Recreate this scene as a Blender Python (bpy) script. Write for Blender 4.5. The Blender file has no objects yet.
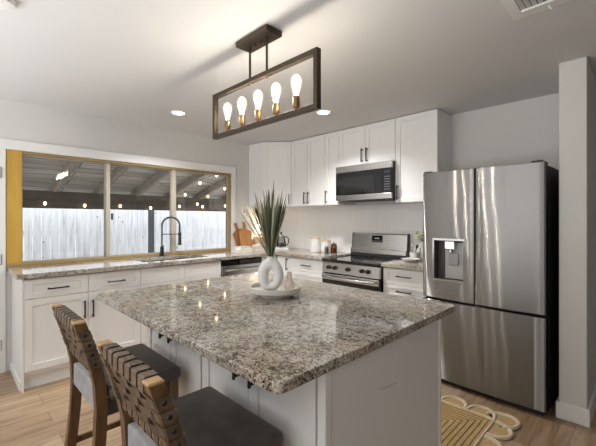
import bpy, bmesh, math, random
from math import pi, sin, cos, radians
from mathutils import Vector, Matrix
random.seed(7)
SC = bpy.context.scene
COL = SC.collection

# ------------------------------------------------------------------ camera, world, sun, large lights, exposure
cam_d = bpy.data.cameras.new('camera')
cam_d.lens = 351.0 / 596 * 36; cam_d.sensor_width = 36; cam_d.sensor_fit = 'HORIZONTAL'
cam_d.shift_y = -3.7 / 596; cam_d.clip_start = 0.02
cam = bpy.data.objects.new('camera', cam_d); COL.objects.link(cam)
cam.location = (4.123, -3.721, 1.38); cam.rotation_euler = (pi / 2, 0, 0.785)
SC.camera = cam

W = bpy.data.worlds.new('world'); SC.world = W; W.use_nodes = True
bg = W.node_tree.nodes['Background']
bg.inputs[0].default_value = (0.93, 0.96, 1.0, 1); bg.inputs[1].default_value = 2.25

def light(name, kind, loc, rot, energy, color=(1, 1, 1), **kw):
    d = bpy.data.lights.new(name, kind); d.energy = energy; d.color = color
    for k, v in kw.items(): setattr(d, k, v)
    o = bpy.data.objects.new(name, d); COL.objects.link(o); o.location = loc; o.rotation_euler = rot
    return o
light('sun', 'SUN', (4, -2, 9), (0, radians(22), radians(12)), .75, (1, .97, .92), angle=radians(3))
light('rear_fill', 'AREA', (2.2, -7.25, 1.45), (radians(90), 0, 0), 12, (1, .985, .96), shape='RECTANGLE', size=2.6, size_y=1.7)  # added soft fill behind the camera; the wall there has no window
light('rear_fill', 'AREA', (5.6, -7.25, 1.45), (radians(90), 0, 0), 8, (1, .985, .96), shape='RECTANGLE', size=2.2, size_y=1.7)  # second added fill panel behind the camera, farther right
light('ceiling_fill', 'AREA', (2.4, -5.6, .8), (pi, 0, 0), 86, (.93, .965, 1), shape='RECTANGLE', size=4.2, size_y=2.6)  # added out-of-view panel facing up to brighten the ceiling
vs = SC.view_settings
vs.view_transform = 'Standard'; vs.look = 'None'; vs.gamma = 1; vs.use_curve_mapping = False
vs.exposure = 0.9
SC.cycles.max_bounces = 10; SC.cycles.transparent_max_bounces = 16
SC.cycles.caustics_reflective = False; SC.cycles.caustics_refractive = False
SC.cycles.sample_clamp_indirect = 6

# ------------------------------------------------------------------ materials
def mat(name, color=(.8, .8, .8), rough=.5, metal=0, spec=.5, **kw):
    m = bpy.data.materials.new(name); m.use_nodes = True
    p = m.node_tree.nodes['Principled BSDF']
    p.inputs['Base Color'].default_value = (*color, 1); p.inputs['Roughness'].default_value = rough
    p.inputs['Metallic'].default_value = metal; p.inputs['Specular IOR Level'].default_value = spec
    for k, v in kw.items(): p.inputs[k.replace('_', ' ')].default_value = v
    return m
def nt(m): return m.node_tree, m.node_tree.nodes, m.node_tree.links, m.node_tree.nodes['Principled BSDF']
def coords(m, scale=(1, 1, 1), rot=(0, 0, 0), kind='Object'):
    t, n, l, p = nt(m)
    tc = n.new('ShaderNodeTexCoord'); mp = n.new('ShaderNodeMapping')
    mp.inputs['Scale'].default_value = scale; mp.inputs['Rotation'].default_value = rot
    l.new(tc.outputs[kind], mp.inputs[0]); return mp.outputs[0]
def noise(m, vec, scale, detail=3, rough=.5):
    t, n, l, p = nt(m); x = n.new('ShaderNodeTexNoise')
    x.inputs['Scale'].default_value = scale; x.inputs['Detail'].default_value = detail; x.inputs['Roughness'].default_value = rough
    l.new(vec, x.inputs['Vector']); return x.outputs['Fac']
def ramp(m, fac, stops):
    t, n, l, p = nt(m); r = n.new('ShaderNodeValToRGB'); e = r.color_ramp.elements
    while len(e) < len(stops): e.new(.5)
    for i, (pos, c) in enumerate(stops):
        e[i].position = pos; e[i].color = (*c, 1) if not isinstance(c, (int, float)) else (c, c, c, 1)
    l.new(fac, r.inputs[0]); return r.outputs[0]
def mix(m, fac, a, b, mode='MIX'):
    t, n, l, p = nt(m); x = n.new('ShaderNodeMix'); x.data_type = 'RGBA'; x.blend_type = mode
    for s, v in ((x.inputs['Factor'], fac), (x.inputs['A'], a), (x.inputs['B'], b)):
        if isinstance(v, (int, float)): s.default_value = v
        elif isinstance(v, tuple): s.default_value = (*v, 1)
        else: l.new(v, s)
    return x.outputs['Result']
def bump(m, h, strength=.2, dist=.01):
    t, n, l, p = nt(m); b = n.new('ShaderNodeBump'); b.inputs['Strength'].default_value = strength
    b.inputs['Distance'].default_value = dist; l.new(h, b.inputs['Height']); l.new(b.outputs[0], p.inputs['Normal']); return b
def setcol(m, c): t, n, l, p = nt(m); l.new(c, p.inputs['Base Color'])

def plain_paint(name, c, bs=300, st=.08, rough=.6):
    m = mat(name, c, rough, spec=.3); v = coords(m); bump(m, noise(m, v, bs, 2), st, .002); return m
M = {}
M['wall'] = plain_paint('wall_paint', (.65, .642, .628), 160, .12)
M['ceiling'] = plain_paint('ceiling_paint', (.665, .665, .662), 90, .2, .8)
M['trim'] = mat('white_trim', (.78, .78, .77), .4)
M['cab'] = mat('cabinet_white', (.81, .81, .805), .38)
M['cabin'] = mat('cabinet_carcass', (.74, .735, .72), .5)
M['black'] = mat('matte_black_metal', (.012, .012, .012), .4)
M['blackglass'] = mat('black_glass', (.008, .008, .009), .06)
M['blackplastic'] = mat('black_plastic', (.02, .02, .02), .4)
M['gap'] = mat('dark_gap', (.02, .02, .02), .8)

def granite():
    m = mat('granite', (.5, .5, .5), .06, spec=.6); v = coords(m)
    t, n, l, p = nt(m)
    wob = n.new('ShaderNodeTexNoise'); wob.inputs['Scale'].default_value = 90; wob.inputs['Detail'].default_value = 3; l.new(v, wob.inputs['Vector'])
    off = n.new('ShaderNodeVectorMath'); off.operation = 'MULTIPLY_ADD'; off.inputs[1].default_value = (.012, .012, .012)
    l.new(wob.outputs['Color'], off.inputs[0]); l.new(v, off.inputs[2])
    def cells(sc):
        q = n.new('ShaderNodeTexVoronoi'); q.inputs['Scale'].default_value = sc; l.new(off.outputs[0], q.inputs['Vector'])
        sp = n.new('ShaderNodeSeparateColor'); l.new(q.outputs['Color'], sp.inputs[0]); return sp.outputs[0]
    def mth(op, a, b, c=None):
        q = n.new('ShaderNodeMath'); q.operation = op
        for s_, x in zip(q.inputs, (a, b, c)):
            if x is None: continue
            if isinstance(x, (int, float)): s_.default_value = x
            else: l.new(x, s_)
        return q.outputs[0]
    big = noise(m, v, 5.5, 3); mid = noise(m, v, 30, 3)
    f = mth('MULTIPLY_ADD', cells(170), .44, mth('MULTIPLY', cells(290), .28))
    f = mth('ADD', f, mth('MULTIPLY_ADD', mid, .65, -.215)); f = mth('ADD', f, mth('MULTIPLY_ADD', big, .4, -.2))
    c = ramp(m, f, [(.20, (.022, .020, .019)), (.29, (.15, .128, .105)), (.39, (.34, .305, .26)), (.52, (.47, .44, .395)), (.76, (.64, .62, .59))])
    tint = ramp(m, noise(m, v, 3.2, 3), [(.40, (1, 1, 1)), (.62, (.90, .82, .73))])
    setcol(m, mix(m, 1.0, c, tint, 'MULTIPLY')); return m
M['granite'] = granite()

def wood_floor():
    m = mat('oak_plank', (.5, .4, .3), .38); t, n, l, p = nt(m)
    v = coords(m, rot=(0, 0, pi / 2))
    b = n.new('ShaderNodeTexBrick'); l.new(v, b.inputs['Vector'])
    b.inputs['Scale'].default_value = 1; b.inputs['Brick Width'].default_value = 1.22; b.inputs['Row Height'].default_value = .18
    b.inputs['Mortar Size'].default_value = .0015; b.inputs['Color1'].default_value = (0, 0, 0, 1); b.inputs['Color2'].default_value = (1, 1, 1, 1)
    b.inputs['Mortar'].default_value = (.5, .5, .5, 1); b.offset = .37
    tone = ramp(m, b.outputs['Color'], [(0, (.285, .190, .112)), (.5, (.36, .252, .158)), (1, (.45, .33, .22))])
    v2 = coords(m, scale=(14, 1.1, 1)); wv = n.new('ShaderNodeVectorMath'); wv.operation = 'ADD'
    l.new(v2, wv.inputs[0]); l.new(b.outputs['Color'], wv.inputs[1])
    g = noise(m, wv.outputs[0], 2.2, 6, .62)
    gr = ramp(m, g, [(.36, (.66, .60, .54)), (.5, (1, 1, 1)), (.66, (1.22, 1.22, 1.22))])
    c = mix(m, 1, tone, gr, 'MULTIPLY')
    c = mix(m, b.outputs['Fac'], c, (.12, .085, .055)); setcol(m, c)
    return m
M['floor'] = wood_floor()

def steel(name, base=.5, rough=.28, aniso=.0, wavy=0.0, rot=0.0):
    m = mat(name, (base, base * .985, base * .955), rough, 1); t, n, l, p = nt(m)
    v = coords(m, scale=(1, 1, 60)); s = noise(m, v, 6, 3)
    c = ramp(m, s, [(.3, (base * .92, base * .905, base * .875)), (.7, (base * 1.06, base * 1.045, base * 1.02))]); setcol(m, c)
    if aniso:
        p.inputs['Anisotropic'].default_value = aniso; p.inputs['Anisotropic Rotation'].default_value = rot
        tg = n.new('ShaderNodeTangent'); tg.direction_type = 'RADIAL'; tg.axis = 'Z'; l.new(tg.outputs[0], p.inputs['Tangent'])
    if wavy:
        v2 = coords(m, scale=(2.2, 2.2, 1.0)); bump(m, noise(m, v2, 2.0, 1), wavy, .02)
    return m
M['steel'] = steel('stainless_steel', .56, .26)
def brushed_fridge():
    m = bpy.data.materials.new('fridge_brushed_steel'); m.use_nodes = True; t = m.node_tree; n = t.nodes; l = t.links
    n.remove(n['Principled BSDF']); g = n.new('ShaderNodeBsdfAnisotropic'); g.inputs['Color'].default_value = (.295, .29, .283, 1)
    g.inputs['Roughness'].default_value = .20; g.inputs['Anisotropy'].default_value = .88; g.inputs['Rotation'].default_value = 0
    tg = n.new('ShaderNodeTangent'); tg.direction_type = 'RADIAL'; tg.axis = 'Z'; l.new(tg.outputs[0], g.inputs['Tangent'])
    tc = n.new('ShaderNodeTexCoord'); mp = n.new('ShaderNodeMapping'); mp.inputs['Scale'].default_value = (3.5, 1, 2.2); l.new(tc.outputs['Object'], mp.inputs[0])
    no = n.new('ShaderNodeTexNoise'); no.inputs['Scale'].default_value = 1.0; no.inputs['Detail'].default_value = 1; l.new(mp.outputs[0], no.inputs['Vector'])
    b = n.new('ShaderNodeBump'); b.inputs['Strength'].default_value = .12; b.inputs['Distance'].default_value = .02; l.new(no.outputs['Fac'], b.inputs['Height']); l.new(b.outputs[0], g.inputs['Normal'])
    l.new(g.outputs[0], n['Material Output'].inputs[0]); return m
M['fridge'] = brushed_fridge()
M['steel_dark'] = mat('dark_grey_side', (.035, .034, .033), .45)
M['chrome'] = mat('bright_steel', (.7, .7, .69), .18, 1)
M['sinksteel'] = mat('sink_steel', (.6, .6, .6), .25, 1)

def grain_wood(name, c1, c2, scale=(30, 30, 2), rough=.5, sc=2.0):
    m = mat(name, c1, rough); v = coords(m, scale=scale)
    setcol(m, ramp(m, noise(m, v, sc, 4, .6), [(.35, c1), (.65, c2)])); return m
M['ochre'] = grain_wood('ochre_yellow_board', (.50, .30, .045), (.56, .345, .065), (20, 20, 1.2), .55)
M['ochre_h'] = grain_wood('golden_wood', (.27, .185, .075), (.36, .255, .11), (20, 1.2, 20), .5)
M['alu'] = mat('almond_window_frame', (.44, .40, .33), .4)
M['stoolwood'] = grain_wood('stool_wood', (.105, .055, .022), (.185, .10, .042), (18, 18, 2.5), .45)
M['stoolrail'] = grain_wood('stool_rail_wood', (.40, .24, .10), (.52, .33, .15), (2.5, 18, 18), .45)
M['boardwood'] = grain_wood('cutting_board_wood', (.36, .15, .045), (.47, .22, .08), (14, 14, 2), .5)
M['boardwood2'] = grain_wood('dark_board_wood', (.28, .11, .04), (.36, .16, .06), (14, 14, 2), .5)
M['paleboard'] = grain_wood('pale_wood', (.55, .42, .28), (.65, .52, .37), (14, 14, 2), .5)
def leather(name, c1, c2, rough=.45):
    m = mat(name, c1, rough); v = coords(m)
    setcol(m, ramp(m, noise(m, v, 16, 4), [(.35, c1), (.68, c2)])); bump(m, noise(m, v, 260, 2), .15, .002); return m
M['seat'] = leather('dark_grey_brown_leather', (.060, .048, .040), (.095, .080, .070), .42)
M['strap'] = leather('taupe_leather_strap', (.085, .056, .036), (.175, .122, .08), .5)
M['greycloth'] = leather('light_grey_fabric', (.30, .30, .31), (.38, .38, .39), .8)
def pane_glass():
    m = bpy.data.materials.new('window_glass'); m.use_nodes = True; t = m.node_tree; n = t.nodes; l = t.links
    n.remove(n['Principled BSDF']); out = n['Material Output']
    tr = n.new('ShaderNodeBsdfTransparent'); gl = n.new('ShaderNodeBsdfGlossy'); gl.inputs['Roughness'].default_value = .0
    fr = n.new('ShaderNodeFresnel'); fr.inputs['IOR'].default_value = 1.5; mx = n.new('ShaderNodeMixShader')
    tr.inputs[0].default_value = (.96, .97, .97, 1)
    l.new(fr.outputs[0], mx.inputs[0]); l.new(tr.outputs[0], mx.inputs[1]); l.new(gl.outputs[0], mx.inputs[2]); l.new(mx.outputs[0], out.inputs[0]); return m
M['pane'] = pane_glass()
def clear_glass(name, tint):
    m = pane_glass(); m.name = name
    for q in m.node_tree.nodes:
        if q.type == 'BSDF_TRANSPARENT': q.inputs[0].default_value = (*tint, 1)
    return m
M['jarglass'] = clear_glass('jar_glass', (.86, .88, .87))
M['amberglass'] = clear_glass('amber_glass', (.85, .62, .32))
def emit(name, c, s):
    m = mat(name, c, .5); t, n, l, p = nt(m); p.inputs['Emission Color'].default_value = (*c, 1); p.inputs['Emission Strength'].default_value = s; return m
M['filament'] = emit('bulb_filament_glow', (1, .93, .83), 200)
M['can_glow'] = emit('downlight_glow', (1, .95, .86), 7)
M['lampshade'] = emit('lit_lamp_shade', (1, .93, .82), .55)
M['fairy'] = emit('string_bulb_glow', (1, .70, .36), 8)
def bulb_glass():
    m = bpy.data.materials.new('bulb_glass'); m.use_nodes = True; t = m.node_tree; n = t.nodes; l = t.links
    n.remove(n['Principled BSDF']); out = n['Material Output']
    tr = n.new('ShaderNodeBsdfTransparent'); tr.inputs[0].default_value = (.97, .93, .86, 1)
    em = n.new('ShaderNodeEmission'); em.inputs[0].default_value = (1, .88, .66, 1); em.inputs[1].default_value = 2.0
    gl = n.new('ShaderNodeBsdfGlossy'); gl.inputs['Roughness'].default_value = .05
    fr = n.new('ShaderNodeFresnel'); m1 = n.new('ShaderNodeMixShader'); m2 = n.new('ShaderNodeMixShader'); m1.inputs[0].default_value = .4
    l.new(tr.outputs[0], m1.inputs[1]); l.new(em.outputs[0], m1.inputs[2])
    l.new(fr.outputs[0], m2.inputs[0]); l.new(m1.outputs[0], m2.inputs[1]); l.new(gl.outputs[0], m2.inputs[2]); l.new(m2.outputs[0], out.inputs[0]); return m
M['bulb'] = bulb_glass()
M['bronze'] = mat('dark_bronze', (.075, .055, .040), .42, .75)
M['brass'] = mat('aged_brass', (.27, .18, .085), .35, .9)
M['ceramic'] = plain_paint('white_ceramic', (.74, .735, .72), 220, .25, .65)
M['figure'] = plain_paint('blush_ceramic', (.72, .62, .55), 220, .1, .5)
M['tray'] = plain_paint('pale_stone_tray', (.66, .63, .58), 120, .15, .6)
M['white'] = mat('white_gloss', (.80, .80, .79), .3)
M['paper'] = mat('book_paper', (.76, .73, .66), .7)
M['cover_white'] = mat('white_book_cover', (.80, .78, .75), .5)
M['cover_blush'] = mat('beige_book_cover', (.66, .53, .40), .5)
M['tan'] = plain_paint('tan_ceramic', (.66, .50, .33), 100, .1, .6)
M['concrete'] = plain_paint('patio_concrete', (.50, .49, .47), 30, .2, .9)
def jute(name, c1, c2, sc):
    m = mat(name, c1, .9, spec=.1); t, n, l, p = nt(m); v = coords(m)
    w = noise(m, coords(m, scale=(1, 1, 1)), sc, 3, .7); setcol(m, ramp(m, w, [(.35, c1), (.65, c2)])); bump(m, w, .5, .004); return m
M['jute'] = jute('jute_braid', (.40, .27, .125), (.54, .385, .20), 70)
M['jute_pale'] = jute('pale_jute_border', (.60, .49, .34), (.72, .61, .45), 90)
def vplanks(name, c1, c2, period, vary=.5):
    m = mat(name, c1, .8, spec=.2); v = coords(m, scale=(9, 9, .8)); setcol(m, ramp(m, noise(m, v, 2.2, 5, .65), [(.3, c1), (.7, c2)])); return m
def fence_mat():
    m = mat('weathered_white_fence', (.6, .6, .6), .85, spec=.15); t, n, l, p = nt(m)
    v = coords(m, scale=(10, 10, .8)); c = ramp(m, noise(m, v, 2.4, 5, .65), [(.3, (.42, .44, .48)), (.5, (.66, .67, .69)), (.7, (.76, .765, .775))])
    k = n.new('ShaderNodeTexVoronoi'); k.inputs['Scale'].default_value = 1; l.new(coords(m, scale=(0.01, 5.5, 3.2)), k.inputs['Vector'])
    kn = ramp(m, k.outputs['Distance'], [(.05, 1), (.09, 0)]); c = mix(m, kn, c, (.16, .13, .11)); setcol(m, c); return m
M['fence'] = fence_mat()
def deck_mat():
    m = mat('grey_roof_boards', (.3, .3, .3), .85, spec=.15); t, n, l, p = nt(m)
    b = n.new('ShaderNodeTexBrick'); l.new(coords(m, rot=(0, 0, pi / 2)), b.inputs['Vector']); b.inputs['Scale'].default_value = 1
    b.inputs['Brick Width'].default_value = 2.6; b.inputs['Row Height'].default_value = .2; b.inputs['Mortar Size'].default_value = .006
    b.inputs['Color1'].default_value = (.40, .365, .32, 1); b.inputs['Color2'].default_value = (.58, .54, .485, 1); b.inputs['Mortar'].default_value = (.05, .045, .04, 1)
    g = ramp(m, noise(m, coords(m, scale=(12, 1, 12)), 2, 5, .6), [(.3, .7), (.7, 1.25)])
    setcol(m, mix(m, 1, b.outputs['Color'], g, 'MULTIPLY')); return m
M['deck'] = deck_mat()
M['rafter'] = grain_wood('brown_rafter', (.22, .18, .145), (.32, .27, .225), (2, 14, 14), .8)
M['beam'] = grain_wood('dark_brown_beam', (.055, .042, .034), (.085, .068, .056), (14, 2, 14), .8)
def tile_mat():
    m = mat('white_stacked_tile', (.72, .715, .70), .18); t, n, l, p = nt(m)
    b = n.new('ShaderNodeTexBrick'); l.new(coords(m, rot=(pi / 2, 0, 0)), b.inputs['Vector']); b.inputs['Scale'].default_value = 1; b.offset = 0
    b.inputs['Brick Width'].default_value = .05; b.inputs['Row Height'].default_value = .15; b.inputs['Mortar Size'].default_value = .0018
    b.inputs['Color1'].default_value = (.80, .795, .785, 1); b.inputs['Color2'].default_value = (.83, .825, .815, 1); b.inputs['Mortar'].default_value = (.755, .75, .74, 1)
    setcol(m, b.outputs['Color']); return m
M['tile'] = tile_mat()

# ------------------------------------------------------------------ mesh helpers
def BM(): return bmesh.new()
def box(bm, x0, x1, y0, y1, z0, z1, bev=0, seg=1):
    r = bmesh.ops.create_cube(bm, size=1); vs_ = r['verts']
    for v in vs_:
        v.co = Vector(((x0 + x1) / 2 + v.co.x * (x1 - x0), (y0 + y1) / 2 + v.co.y * (y1 - y0), (z0 + z1) / 2 + v.co.z * (z1 - z0)))
    if bev:
        ed = {e for v in vs_ for e in v.link_edges}
        bmesh.ops.bevel(bm, geom=list(ed), offset=bev, segments=seg, profile=.5, affect='EDGES')
    return bm
def cyl(bm, p0, p1, r0, r1=None, seg=16, caps=True):
    p0 = Vector(p0); p1 = Vector(p1); r1 = r0 if r1 is None else r1
    q = (p1 - p0).to_track_quat('Z', 'Y').to_matrix()
    a = [bm.verts.new(p0 + q @ Vector((r0 * cos(2 * pi * i / seg), r0 * sin(2 * pi * i / seg), 0))) for i in range(seg)]
    b = [bm.verts.new(p1 + q @ Vector((r1 * cos(2 * pi * i / seg), r1 * sin(2 * pi * i / seg), 0))) for i in range(seg)]
    for i in range(seg): bm.faces.new((a[i], a[(i + 1) % seg], b[(i + 1) % seg], b[i]))
    if caps: bm.faces.new(list(reversed(a))); bm.faces.new(b)
    return bm
def lathe(bm, prof, c=(0, 0), seg=32):
    rings = []
    for r, z in prof:
        rings.append([bm.verts.new((c[0], c[1], z))] if r <= 1e-6 else
                     [bm.verts.new((c[0] + r * cos(2 * pi * i / seg), c[1] + r * sin(2 * pi * i / seg), z)) for i in range(seg)])
    for A, B in zip(rings, rings[1:]):
        for i in range(seg):
            j = (i + 1) % seg
            if len(A) == 1 and len(B) == 1: continue
            if len(A) == 1: bm.faces.new((A[0], B[j], B[i]))
            elif len(B) == 1: bm.faces.new((A[i], A[j], B[0]))
            else: bm.faces.new((A[i], A[j], B[j], B[i]))
    return bm
def tube(bm, pts, r, seg=8, closed=False):
    pts = [Vector(p) for p in pts]; n = len(pts); rings = []
    up = Vector((0, 0, 1))
    for i, p in enumerate(pts):
        a = pts[i - 1] if (i > 0 or closed) else p; b = pts[(i + 1) % n] if (i < n - 1 or closed) else p
        t = (b - a).normalized(); u = up if abs(t.dot(up)) < .95 else Vector((0, 1, 0))
        s = t.cross(u).normalized(); w = s.cross(t).normalized(); rr = r[i] if isinstance(r, (list, tuple)) else r
        rings.append([bm.verts.new(p + s * (rr * cos(2 * pi * k / seg)) + w * (rr * sin(2 * pi * k / seg))) for k in range(seg)])
    for i in range(n if closed else n - 1):
        A, B = rings[i], rings[(i + 1) % n]
        for k in range(seg): bm.faces.new((A[k], A[(k + 1) % seg], B[(k + 1) % seg], B[k]))
    if not closed: bm.faces.new(list(reversed(rings[0]))); bm.faces.new(rings[-1])
    return bm
def prism(bm, poly, z0, z1, bev=0, axis='Z', seg=1):
    def P(a, b, h): return (a, b, h) if axis == 'Z' else ((h, a, b) if axis == 'X' else (a, h, b))
    A = [bm.verts.new(P(a, b, z0)) for a, b in poly]; B = [bm.verts.new(P(a, b, z1)) for a, b in poly]; n = len(poly)
    fs = [bm.faces.new((A[i], A[(i + 1) % n], B[(i + 1) % n], B[i])) for i in range(n)]
    fs += [bm.faces.new(list(reversed(A))), bm.faces.new(B)]
    if bev:
        ed = {e for f in fs for e in f.edges}; bmesh.ops.bevel(bm, geom=list(ed), offset=bev, segments=seg, profile=.5, affect='EDGES')
    return bm
def grid_slab(bm, xs, ys, z0, z1, holes=()):
    """slab on a grid of cells; cells listed in holes are left open"""
    V = {}
    def g(i, j, k):
        if (i, j, k) not in V: V[i, j, k] = bm.verts.new((xs[i], ys[j], (z0, z1)[k]))
        return V[i, j, k]
    cells = {(i, j) for i in range(len(xs) - 1) for j in range(len(ys) - 1)} - set(holes)
    for i, j in cells:
        bm.faces.new((g(i, j, 1), g(i + 1, j, 1), g(i + 1, j + 1, 1), g(i, j + 1, 1)))
        bm.faces.new((g(i, j + 1, 0), g(i + 1, j + 1, 0), g(i + 1, j, 0), g(i, j, 0)))
        if (i - 1, j) not in cells: bm.faces.new((g(i, j, 0), g(i, j, 1), g(i, j + 1, 1), g(i, j + 1, 0)))
        if (i + 1, j) not in cells: bm.faces.new((g(i + 1, j, 1), g(i + 1, j, 0), g(i + 1, j + 1, 0), g(i + 1, j + 1, 1)))
        if (i, j - 1) not in cells: bm.faces.new((g(i, j, 1), g(i, j, 0), g(i + 1, j, 0), g(i + 1, j, 1)))
        if (i, j + 1) not in cells: bm.faces.new((g(i, j + 1, 0), g(i, j + 1, 1), g(i + 1, j + 1, 1), g(i + 1, j + 1, 0)))
    return bm
def obj(name, bm, m, parent=None, smooth=False, loc=(0, 0, 0), rz=0):
    bmesh.ops.recalc_face_normals(bm, faces=bm.faces[:])
    me = bpy.data.meshes.new(name); bm.to_mesh(me); bm.free()
    if smooth:
        for p in me.polygons: p.use_smooth = True
        try: me.set_sharp_from_angle(angle=radians(smooth if smooth is not True else 40))
        except Exception: pass
    me.materials.append(M[m] if isinstance(m, str) else m)
    o = bpy.data.objects.new(name, me); COL.objects.link(o)
    if parent: o.parent = parent
    o.location = loc; o.rotation_euler = (0, 0, rz)
    return o
def tag(o, label, cat, group=None, kind=None):
    o['label'] = label; o['category'] = cat
    if group: o['group'] = group
    if kind: o['kind'] = kind
    return o
def thing(name, label, cat, loc=(0, 0, 0), rz=0, group=None):
    o = bpy.data.objects.new(name, None); COL.objects.link(o); o.location = loc; o.rotation_euler = (0, 0, rz)
    o.empty_display_size = .1; return tag(o, label, cat, group)
def struct(name, bm, m, label=None, cat=None, parent=None, smooth=False, loc=(0, 0, 0)):
    o = obj(name, bm, m, parent, smooth, loc)
    if not parent:
        o['kind'] = 'structure'; o['label'] = label; o['category'] = cat
    return o
def dup(root, loc=None, rz=None, label=None, group=None):
    r = root.copy(); COL.objects.link(r)
    if loc: r.location = loc
    if rz is not None: r.rotation_euler = (0, 0, rz)
    if label: r['label'] = label
    if group: r['group'] = group
    for ch in list(root.children):
        c = ch.copy(); COL.objects.link(c); c.parent = r
        for gch in list(ch.children):
            d = gch.copy(); COL.objects.link(d); d.parent = c
    return r

CEIL = 2.467
# ------------------------------------------------------------------ room shell
struct('floor', box(BM(), -.12, 7.5, -7.4, 1.6, -.06, 0), 'floor', 'light oak plank floor running through the kitchen', 'floor')
cb = box(BM(), -.12, 7.5, -7.4, 1.6, CEIL, 2.6)
struct('ceiling', cb, 'ceiling', 'white textured ceiling with an orange peel finish', 'ceiling', smooth=60)
# window wall (x = 0) with the window opening y -3.341..-.917, z .945..2.016
def wall_left_bm():
    bm = BM()
    for y0, y1, z0, z1 in ((-7.4, -3.341, 0, CEIL), (-3.341, -.917, 0, .945), (-3.341, -.917, 2.016, CEIL), (-.917, 0, 0, CEIL)):
        box(bm, -.12, 0, y0, y1, z0, z1)
    bmesh.ops.remove_doubles(bm, verts=bm.verts[:], dist=1e-4); return bm
struct('wall_left', wall_left_bm(), 'wall', 'warm grey wall holding the wide window', 'wall')
struct('wall_back', box(BM(), -.12, 3.70, 0, .12, 0, CEIL), 'wall', 'warm grey wall behind the range and refrigerator', 'wall')
struct('wall_right', box(BM(), 3.68, 3.832, -.705, 1.6, 0, CEIL, .004), 'wall', 'grey end of the short wall right of the refrigerator', 'wall')
struct('wall_far', box(BM(), 3.832, 7.5, 1.5, 1.6, 0, CEIL), 'wall', 'far end wall of the hallway', 'wall')
struct('wall_side', box(BM(), 7.42, 7.5, -7.4, 1.5, 0, CEIL), 'wall', 'wall on the side of the adjoining room', 'wall')
struct('wall_front', box(BM(), 0, 7.42, -7.4, -7.32, 0, CEIL), 'wall', 'wall behind the viewer', 'wall')
def base_r():
    bm = BM(); box(bm, 3.664, 3.848, -.721, -.705, 0, .115, .003); box(bm, 3.832, 3.848, -.705, 1.5, 0, .115, .003); box(bm, 3.664, 3.68, -.705, -.1, 0, .115, .003); return bm
struct('baseboard_right', base_r(), 'trim', 'tall white baseboard around the wall end by the refrigerator', 'baseboard')
struct('baseboard_left', box(BM(), 0, .016, -7.3, -4.32, 0, .115, .003), 'trim', 'white baseboard along the window wall', 'baseboard')

# window
win = thing('window_1', 'wide three-pane sliding window over the sink with golden wood frame', 'window', (0, -2.13, .945)); win['kind'] = 'structure'
def wpart(n, y0, y1, z0, z1, x0, x1, m, bev=.003): return obj(n, box(BM(), x0, x1, y0 + 2.13, y1 + 2.13, z0 - .945, z1 - .945, bev), m, win)
o = wpart('jamb_board', -3.341, -3.225, .958, 2.016, -.10, .004, 'ochre'); o['label'] = 'wide ochre yellow jamb board at the left'
wpart('window_head', -3.225, -.925, 1.988, 2.016, -.10, .002, 'ochre_h')
wpart('jamb', -.940, -.917, .958, 2.016, -.10, .002, 'ochre_h')
wpart('window_sill', -3.341, -.917, .945, .976, -.10, .012, 'ochre_h')
for y0, y1 in ((-2.507, -2.467), (-1.765, -1.713)): wpart('mullion', y0, y1, .976, 1.988, -.075, -.012, 'alu')
for y0, y1 in ((-3.225, -2.507), (-2.467, -1.765), (-1.713, -.940)):
    bm = BM(); t = .007
    a, b, c, d = y0 + 2.13, y1 + 2.13, .031, 1.043
    box(bm, -.07, -.035, a, a + t, c, d); box(bm, -.07, -.035, b - t, b, c, d); box(bm, -.07, -.035, a, b, c, c + t); box(bm, -.07, -.035, a, b, d - t, d)
    s = obj('sash', bm, 'alu', win)
    obj('pane', box(BM(), -.054, -.051, a + t, b - t, c + t, d - t), 'pane', s)
obj('latch', box(BM(), -.014, .004, -.330, -.312, .43, .50, .003), 'black', win)
def casing():
    bm = BM(); box(bm, 0, .018, -3.42, -.85, 2.016, 2.108, .002); box(bm, 0, .018, -.917, -.85, .945, 2.016, .002); return bm
struct('trim_1', casing(), 'trim', 'flat white casing over and right of the window', 'trim')
# door left of the window
struct('trim_2', box(BM(), 0, .016, -3.40, -3.345, 0, 2.016, .002), 'trim', 'white door casing left of the window', 'trim')
dr = thing('door_1', 'white hinged door at the far left of the window wall', 'door', (0, -3.85, 0)); dr['kind'] = 'structure'
obj('door_leaf', box(BM(), .001, .012, -.46, .44, .01, 2.01, .003), 'trim', dr)
for z in (.25, 1.02, 1.80):
    bm = BM(); cyl(bm, (.020, .466, z - .05), (.020, .466, z + .05), .008, seg=10); box(bm, .0165, .019, .450, .48, z - .045, z + .045); obj('hinge', bm, 'chrome', dr, 30)
# tile backsplash
struct('trim_3', box(BM(), 0, 2.735, -.008, 0, .945, 1.557), 'tile', 'white stacked tile backsplash along the back wall', 'backsplash')

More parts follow.
